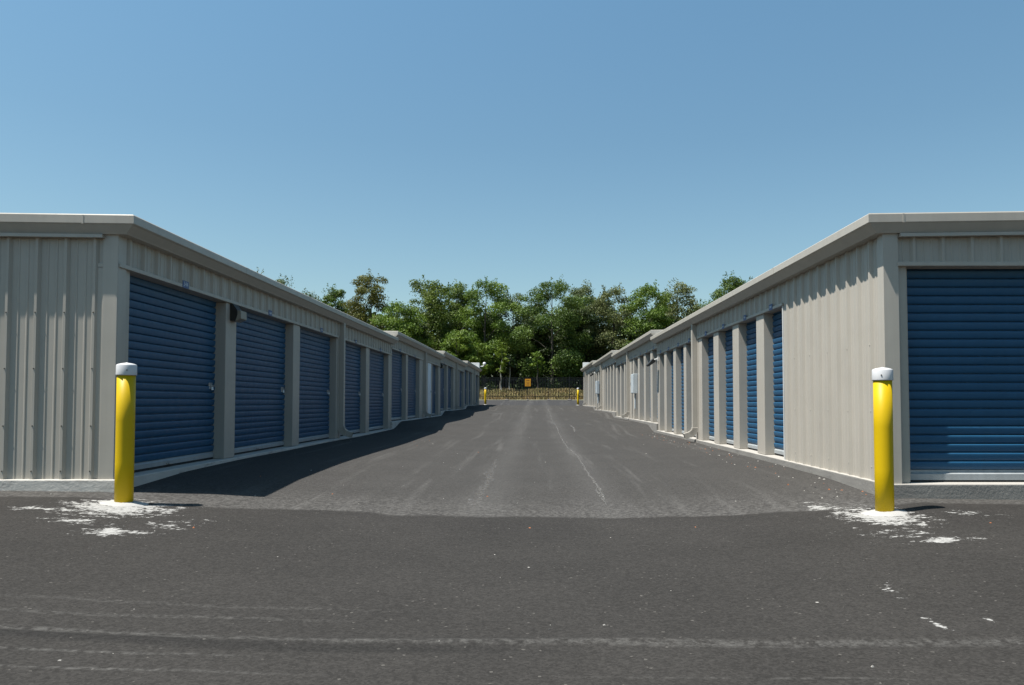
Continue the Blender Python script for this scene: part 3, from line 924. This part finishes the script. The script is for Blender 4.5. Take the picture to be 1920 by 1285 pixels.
# ------------------------------------------------------------------ leaf materials
def leaf_mat(name, dark, light, hue=(.0, .0, .0)):
    m, t, b = new_mat(name); B = NB(t)
    p = B.pos()
    a = B.noise(p, .45, 3); f = B.noise(p, 5, 3)
    oi = B.n('ShaderNodeObjectInfo')
    v = B.math('ADD', B.math('MULTIPLY', a, .8), B.math('MULTIPLY', f, .45))
    c = B.mix(B.sstep(v, .42, .82), c4(dark), c4(light))
    c = B.mix(B.math('MULTIPLY', B.sstep(oi.outputs['Random'], .45, 1.0), .45), c, c4((light[0] * 1.25, light[1] * 1.02, light[2] * .8)))
    B.lk(c, b.inputs['Base Color'])
    b.inputs['Roughness'].default_value = .55
    b.inputs['Specular IOR Level'].default_value = .3
    tr = B.n('ShaderNodeBsdfTranslucent'); B.lk(c, tr.inputs[0])
    mx = B.n('ShaderNodeMixShader'); mx.inputs[0].default_value = .32
    B.lk(b.outputs[0], mx.inputs[1]); B.lk(tr.outputs[0], mx.inputs[2])
    B.lk(mx.outputs[0], t.nodes['Material Output'].inputs[0])
    return m
M['leafA'] = leaf_mat('leaf_mid_green', (.038, .076, .013), (.100, .155, .024))
M['leafB'] = leaf_mat('leaf_bright_green', (.052, .104, .013), (.140, .208, .024))
M['leafC'] = leaf_mat('leaf_grey_green', (.055, .085, .032), (.120, .155, .060))
M['leafD'] = leaf_mat('leaf_olive_brown', (.055, .070, .014), (.135, .138, .026))
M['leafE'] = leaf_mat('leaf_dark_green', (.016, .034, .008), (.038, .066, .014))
M['bark'] = plain('grey_bark', (.060, .052, .042), .9, vary=.3, scale=3)
M['palebark'] = plain('pale_bark', (.26, .25, .22), .8, vary=.2, scale=4)

def leaf_cloud(pts, nrm, size, rng):
    n = len(pts)
    d = rng.normal(size=(n, 3)) + nrm * 1.1 + np.array([0, 0, .5])
    d /= np.linalg.norm(d, axis=1)[:, None]
    r = rng.normal(size=(n, 3)); a = np.cross(d, r); a /= np.linalg.norm(a, axis=1)[:, None] + 1e-9
    b = np.cross(d, a)
    s = (size * (.6 + .8 * rng.random(n)))[:, None]
    a = a * s * .5; b = b * s * .85 * .5
    v = np.stack([pts - a, pts - b * .9 + a * .1, pts + a, pts + b], 1).reshape(-1, 3)
    return v

def quads_obj(v, name, mat, parent, origin):
    n = len(v) // 4
    me = bpy.data.meshes.new(name)
    me.vertices.add(len(v)); me.vertices.foreach_set('co', (v - np.array(origin)).ravel())
    me.loops.add(n * 4); me.loops.foreach_set('vertex_index', np.arange(n * 4, dtype=np.int32))
    me.polygons.add(n); me.polygons.foreach_set('loop_start', np.arange(0, n * 4, 4, dtype=np.int32)); me.polygons.foreach_set('loop_total', np.full(n, 4, dtype=np.int32))
    me.update(); me.validate()
    me.materials.append(mat)
    o = bpy.data.objects.new(name, me)
    if parent: o.parent = parent
    else: o.location = origin
    COL.objects.link(o)
    return o

def tree(name, x, y, h, rad, seed, mat, label, base=.2, nclump=60, leaves=25000, leaf=.165, shape=1.0, spiky=.35, bark='bark', group='trees beyond the fence', z=None, cat='tree'):
    rng = np.random.default_rng(seed); rr = random.Random(seed)
    z = float(berm(x, y)) if z is None else z
    r = empty(name, (x, y, z), label, cat, group)
    zb = h * base
    cents = []; crad = []
    for k in range(nclump):
        t = (k + rr.random()) / nclump
        prof = (.62 + .38 * min(1, t / .4)) * math.sqrt(max(.05, 1 - (max(0, t - .35) / .70) ** 2)) ** shape
        q = rad * prof * math.sqrt(.15 + .85 * rr.random()) * (.75 + .45 * rr.random())
        a = rr.random() * 6.283
        cents.append((q * math.cos(a), q * math.sin(a), zb + (h * .93 - zb) * t))
        crad.append(rad * (.24 + .22 * rr.random()) * (1.0 - .42 * t))
    # upright shoots on the outline
    shoots = []
    for k in range(int(14 * spiky * 3)):
        a = rr.random() * 6.283; q = rad * .75 * math.sqrt(rr.random()); t = .72 + .28 * rr.random()
        q *= (1.15 - t) * 2.3
        z0 = h * t * .88; ln = h * (.06 + .09 * rr.random())
        shoots.append(((q * math.cos(a), q * math.sin(a), z0), (q * math.cos(a) * 1.2 + rr.uniform(-.3, .3), q * math.sin(a) * 1.2, min(z0 + ln, h * 1.0))))
    cents = np.array(cents); crad = np.array(crad)
    wgt = crad ** 2; wgt /= wgt.sum()
    idx = rng.choice(nclump, leaves, p=wgt)
    dirs = rng.normal(size=(leaves, 3)); dirs /= np.linalg.norm(dirs, axis=1)[:, None]
    rr_ = rng.random(leaves) ** (1 / 2.6) * (1 + .25 * (rng.random(leaves) > .85))
    off = dirs * (crad[idx] * rr_)[:, None] * np.array([1.15, 1.15, .62])
    off[:, 2] -= .10 * np.hypot(off[:, 0], off[:, 1])
    pts = cents[idx] + off
    sp = []
    for (p0, p1) in shoots:
        p0 = np.array(p0); p1 = np.array(p1); n = 42
        t = rng.random(n)[:, None]
        sp.append(p0 + (p1 - p0) * t + rng.normal(size=(n, 3)) * (.34 * (1.15 - t)) * np.array([1, 1, .6]))
    nrm = dirs
    if sp:
        sp = np.concatenate(sp); pts = np.concatenate([pts, sp]); nrm = np.concatenate([nrm, np.zeros_like(sp)])
    v = leaf_cloud(pts, nrm, leaf, rng)
    o = quads_obj(v, 'crown', mat, r, (0, 0, 0))
    m = MB(); tr = .012 * h + .03
    P = [(x, y, z - .3)]; Rd = [tr * 1.3]
    bx = by = 0
    for k in range(1, 7):
        bx += rr.uniform(-.12, .12); by += rr.uniform(-.12, .12)
        P.append((x + bx, y + by, z + h * .9 * k / 6)); Rd.append(tr * (1 - k / 6.6))
    m.tube(P, Rd, 8)
    for k in range(0, nclump, 5):
        c = cents[k]; zz = max(c[2] - rad * .5, h * .10)
        kk = min(5, int(zz / (h * .9) * 6)); f = zz / (h * .9) * 6 - kk
        st = Vector(P[kk]).lerp(Vector(P[kk + 1]), min(1, f))
        en = Vector((x + c[0], y + c[1], z + c[2])); mid_ = st.lerp(en, .5) + Vector((0, 0, .25))
        rb = Rd[kk] * .42
        m.tube([st, mid_, en], [rb, rb * .6, rb * .2], 5)
    m.build('trunk', M[bark], r, smooth=True, fix=False)
    return r

def tp(px, py, Y):
    """a spot at depth Y from bearings measured on the photograph: x, and the height above the berm"""
    X = (px - 1005) / 1440 * Y
    return X, 1.0 + (754 - py) / 1440 * Y - float(berm(X, Y))

TREES = [   # bearing px, top px, depth, radius, seed, material, label, extra
    (482, 500, 104, 2.6, 11, 'leafC', 'grey-green treetop showing over the shaded roof, leftmost of all', dict(spiky=.6, leaves=20300)),
    (532, 512, 103, 2.3, 12, 'leafC', 'sparse grey-green treetop over the shaded roof, second from the left', dict(spiky=.7, leaves=17400)),
    (578, 538, 102, 2.6, 13, 'leafC', 'low thin treetop just clearing the shaded roof, third from the left', dict(spiky=.6, leaves=15950)),
    (624, 530, 98, 1.9, 14, 'leafA', 'narrow green treetop left of the large brownish tree', dict(spiky=.7, leaves=18850)),
    (692, 503, 92, 2.5, 15, 'leafD', 'upright olive-brown tree standing apart above the shaded roof', dict(spiky=.9, shape=.85, base=.15, leaves=27550, leaf=.16)),
    (745, 560, 86, 2.9, 16, 'leafB', 'bright green rounded tree just right of the brownish tree', dict(leaves=26100)),
    (800, 513, 92, 3.0, 17, 'leafA', 'tall green tree with twiggy top, first of the main row', dict(spiky=.7)),
    (852, 520, 95, 2.8, 18, 'leafA', 'mid green tree behind the light green bush-like tree', dict(spiky=.6)),
    (908, 516, 90, 3.0, 19, 'leafB', 'tall yellow-green tree above the far left bollard', dict(spiky=.8, shape=.9)),
    (962, 540, 93, 2.6, 20, 'leafC', 'thin grey-green tree in the dip left of the tallest middle tree', dict(spiky=.7, leaves=17400)),
    (1037, 514, 88, 3.5, 21, 'leafA', 'broad tall green tree behind the orange sign', dict(spiky=.5, leaves=34800, nclump=60)),
    (1096, 522, 93, 2.4, 22, 'leafC', 'spindly tree with two bare spikes right of the broad middle tree', dict(spiky=1.0, leaves=18850)),
    (1122, 548, 97, 2.7, 29, 'leafA', 'mid green tree filling the gap right of the spindly tree', dict(spiky=.5)),
    (1150, 528, 92, 2.9, 23, 'leafC', 'open grey-green tree above the far end of the sunlit building', dict(spiky=.6, leaves=21750)),
    (1216, 526, 90, 2.8, 24, 'leafB', 'bright green tree over the third step of the sunlit roof', dict(spiky=.6)),
    (1272, 522, 94, 3.0, 25, 'leafC', 'pale open-crowned tree at the right end of the main row', dict(spiky=.5, leaves=23200)),
    (1325, 555, 97, 2.7, 26, 'leafA', 'low tree in the gap before the rightmost tree', dict(spiky=.6, leaves=18850)),
    (1372, 508, 96, 2.6, 27, 'leafA', 'pointed green tree rising over the sunlit roof, far right', dict(spiky=.9, shape=.85)),
    (1418, 515, 104, 2.3, 28, 'leafC', 'small treetop at the edge of the sunlit roof, rightmost of all', dict(spiky=.6, leaves=14500)),
]
for (px, py, Y, rad, seed, mt, lab, kw) in TREES:
    X, h = tp(px, py, Y)
    tree('deciduous_tree', X, Y, h, rad * 1.22, seed, M[mt], lab, **{'leaves': 31000, 'base': .16, **kw})
# nearer, lower trees at the wood's edge
X, h = tp(856, 612, 79); tree('deciduous_tree', X, 79, h, 2.0, 40, M['leafB'], 'light green low tree leaning out over the shaded roof step', base=.30, leaves=12000, leaf=.17, nclump=36)
X, h = tp(893, 640, 80); tree('deciduous_tree', X, 80, h, 1.6, 41, M['leafB'], 'small leafy tree above the security camera', base=.35, leaves=8000, leaf=.17, nclump=26)
X, h = tp(940, 648, 78.5); tree('young_tree', X, 78.5, h, .75, 42, M['leafB'], 'slim sapling with pale trunk behind the fence, left of the sign', base=.42, leaves=1500, leaf=.17, nclump=14, bark='palebark', spiky=.1, group='saplings behind the fence')
X, h = tp(956, 664, 79.5); tree('young_tree', X, 79.5, h, .55, 43, M['leafE'], 'bare straight pale sapling just right of the leafy sapling', base=.6, leaves=500, leaf=.2, nclump=9, bark='palebark', spiky=.1, group='saplings behind the fence')
X, h = tp(1008, 655, 81); tree('young_tree', X, 81, h, .8, 44, M['leafB'], 'small sapling with yellowish leaves right of the sign', base=.5, leaves=700, leaf=.2, nclump=10, spiky=.1, group='saplings behind the fence')
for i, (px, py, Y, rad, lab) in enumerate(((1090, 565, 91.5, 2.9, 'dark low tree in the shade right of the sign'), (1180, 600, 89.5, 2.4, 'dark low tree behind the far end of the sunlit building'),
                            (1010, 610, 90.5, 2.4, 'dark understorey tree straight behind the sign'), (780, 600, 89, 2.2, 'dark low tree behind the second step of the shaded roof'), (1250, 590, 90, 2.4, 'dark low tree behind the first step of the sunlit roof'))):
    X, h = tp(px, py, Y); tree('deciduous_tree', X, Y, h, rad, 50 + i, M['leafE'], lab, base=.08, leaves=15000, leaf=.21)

# the wood behind, one uncountable mass of leaves and stems
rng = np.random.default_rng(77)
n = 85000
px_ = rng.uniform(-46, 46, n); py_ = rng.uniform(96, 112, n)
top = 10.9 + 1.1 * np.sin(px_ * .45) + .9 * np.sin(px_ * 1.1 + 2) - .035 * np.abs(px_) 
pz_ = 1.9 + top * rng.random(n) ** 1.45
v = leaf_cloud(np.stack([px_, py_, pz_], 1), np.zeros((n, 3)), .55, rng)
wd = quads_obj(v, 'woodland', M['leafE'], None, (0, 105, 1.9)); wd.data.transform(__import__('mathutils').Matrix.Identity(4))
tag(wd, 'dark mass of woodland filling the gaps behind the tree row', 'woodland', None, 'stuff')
# shrubs along the edge of the wood
n = 16000
cx = rng.uniform(-34, 34, 160); cy = rng.uniform(85.5, 95, 160); cr = rng.uniform(.6, 1.5, 160)
idx = rng.integers(0, 160, n)
dr = rng.normal(size=(n, 3)); dr /= np.linalg.norm(dr, axis=1)[:, None]
pts = np.stack([cx[idx], cy[idx], berm(cx[idx], cy[idx]) + cr[idx] * .6], 1) + dr * (cr[idx] * rng.random(n) ** .4)[:, None]
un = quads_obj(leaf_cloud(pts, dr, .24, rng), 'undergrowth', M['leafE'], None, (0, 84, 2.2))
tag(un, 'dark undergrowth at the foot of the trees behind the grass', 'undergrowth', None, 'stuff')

# grass tufts on the bank
def grass_mat():
    m, t, b = new_mat('dry_grass_blades'); B = NB(t)
    p = B.pos(); a = B.noise(p, .6, 3); f = B.noise(p, 7, 2)
    c = B.mix(B.sstep(a, .40, .6), (.20, .145, .055, 1), (.10, .105, .022, 1)); c = B.mix(B.math('MULTIPLY', f, .8), c, (.27, .205, .095, 1))
    B.lk(c, b.inputs['Base Color']); b.inputs['Roughness'].default_value = .8
    return m
n = 26000
gx = rng.uniform(-14, 14, n); gy = rng.uniform(71.3, 82.5, n)
g0 = np.stack([gx, gy, berm(gx, gy)], 1)
hh = rng.uniform(.10, .30, n); wdt = .035
a = rng.uniform(0, math.pi, n); dd = np.stack([np.cos(a), np.sin(a), 0 * a], 1) * wdt
lean = rng.normal(size=(n, 3)) * .09; lean[:, 2] = 0
tip = g0 + lean + np.stack([0 * a, 0 * a, hh], 1)
v = np.stack([g0 - dd, g0 + dd, tip + dd * .3, tip - dd * .3], 1).reshape(-1, 3)
gr = quads_obj(v, 'grass', grass_mat(), None, (0, 77, 1.5))
tag(gr, 'dry yellow and green grass on the bank behind the black fence', 'grass', None, 'stuff')

# ------------------------------------------------------------------ small stuff on the pavement
def ribbon(name, pts, width, mat, seed):
    rr = random.Random(seed); P = []
    for (a, b) in zip(pts[:-1], pts[1:]):
        d = math.dist(a, b); k = max(2, int(d / .07))
        for i in range(k):
            t = i / k; P.append((a[0] + (b[0] - a[0]) * t, a[1] + (b[1] - a[1]) * t))
    P.append(pts[-1]); A = []; Bq = []; ox = 0
    for i, (x, y) in enumerate(P):
        ox = ox * .8 + rr.uniform(-1, 1) * width * .5
        ww = width * (.35 + .9 * rr.random()) * min(1, (i + 1) / 6, (len(P) - i) / 6)
        A.append((x + ox - ww, y, float(gz(x + ox - ww, y)) + .004)); Bq.append((x + ox + ww, y, float(gz(x + ox + ww, y)) + .004))
    m = MB(); m.sheet(A, Bq)
    o = m.build(name, mat, None, fix=False); o['kind'] = 'structure'
    return o
def dust_mat(name='pale_dust', lo=.42, hi=.62):
    m, t, b = new_mat(name); B = NB(t)
    p = B.pos(); f = B.noise(p, 30, 5, .7)
    B.lk(B.mix(f, (.09, .087, .082, 1), (.19, .185, .175, 1)), b.inputs['Base Color'])
    b.inputs['Roughness'].default_value = .95
    tr = B.n('ShaderNodeBsdfTransparent'); mx = B.n('ShaderNodeMixShader')
    B.lk(B.sstep(f, lo, hi), mx.inputs[0]); B.lk(tr.outputs[0], mx.inputs[1]); B.lk(b.outputs[0], mx.inputs[2])
    B.lk(mx.outputs[0], t.nodes['Material Output'].inputs[0])
    return m
M['dust'] = dust_mat()
M['faint'] = dust_mat('faint_dust', .45, .74)
def gp(px, py):
    """where a bearing on the photograph meets the pavement"""
    lo, hi = 2.0, 70.0
    pitch = R(2.2)
    def ydir(Y):
        X = (px - 1005) / 1440 * Y
        zc = float(gz(X, Y)) - 1.0
        yc = zc * math.cos(pitch) - Y * math.sin(pitch); dc = Y * math.cos(pitch) + zc * math.sin(pitch)
        return 642.5 + 56.2 - 1440 * yc / dc
    Y = 2.5
    while Y < 69 and ydir(Y) > py: Y += .05
    return ((px - 1005) / 1440 * Y, Y)
ribbon('crack', [gp(*q) for q in ((1137, 948), (1122, 918), (1104, 893), (1090, 868), (1083, 857), (1068, 843), (1058, 832), (1052, 820), (1044, 803), (1040, 796), (1033, 782), (1029, 772), (1025, 763))], .016, M['dust'], 3)
ribbon('crack', [gp(*q) for q in ((1078, 811), (1076, 805), (1068, 797))], .03, M['dust'], 4)
ribbon('crack', [gp(*q) for q in ((1128, 940), (1118, 921), (1116, 915))], .02, M['dust'], 5)
ribbon('crack', [gp(*q) for q in ((898, 950), (905, 926), (915, 905), (922, 885), (932, 862))], .03, M['faint'], 6)
ribbon('dust_streak', [gp(*q) for q in ((888, 955), (900, 930), (917, 900), (925, 880))], .06, M['faint'], 7)

def bits(name, n, area, size, mats, label, seed):
    rr = random.Random(seed); m = MB()
    for k in range(n):
        x = rr.uniform(area[0], area[1]); y = area[2] + (area[3] - area[2]) * rr.random() ** 1.3
        s = size * (.5 + rr.random()); z = float(gz(x, y))
        a = rr.random() * 3.14; c, sn = math.cos(a) * s, math.sin(a) * s
        hh_ = s * rr.uniform(.3, .9)
        v = [(x - c, y - sn, z), (x + sn * .7, y - c * .7, z), (x + c, y + sn, z), (x - sn * .7, y + c * .7, z), (x - c * .5, y - sn * .5, z + hh_), (x + c * .4, y + sn * .3, z + hh_ * .8)]
        m.add(v, [(0, 1, 4), (1, 5, 4), (1, 2, 5), (2, 3, 5), (3, 4, 5), (3, 0, 4)], rr.choice(range(len(mats))))
    o = m.build(name, mats, None, fix=False)
    tag(o, label, 'debris', None, 'stuff')
M['chip'] = plain('pale_stone_chip', (.30, .285, .26), .9)
M['brownbit'] = plain('brown_leaf_bit', (.28, .10, .04), .9)
M['darkbit'] = plain('dark_stone', (.03, .03, .03), .9)
bits('stone_chips', 90, (-5, 5, 3.2, 22), .008, [M['chip'], M['chip'], M['darkbit']], 'small pale stone chips scattered over the asphalt', 8)
bits('leaf_litter', 26, (-4, 4.2, 4, 20), .011, [M['brownbit'], M['chip']], 'small brown bits of leaf litter on the asphalt', 9)
bits('stone_chips', 160, (3.0, 3.58, 8.2, 23), .012, [M['chip'], M['brownbit'], M['darkbit']], 'pale crumbs of concrete along the foot of the sunlit building', 10)
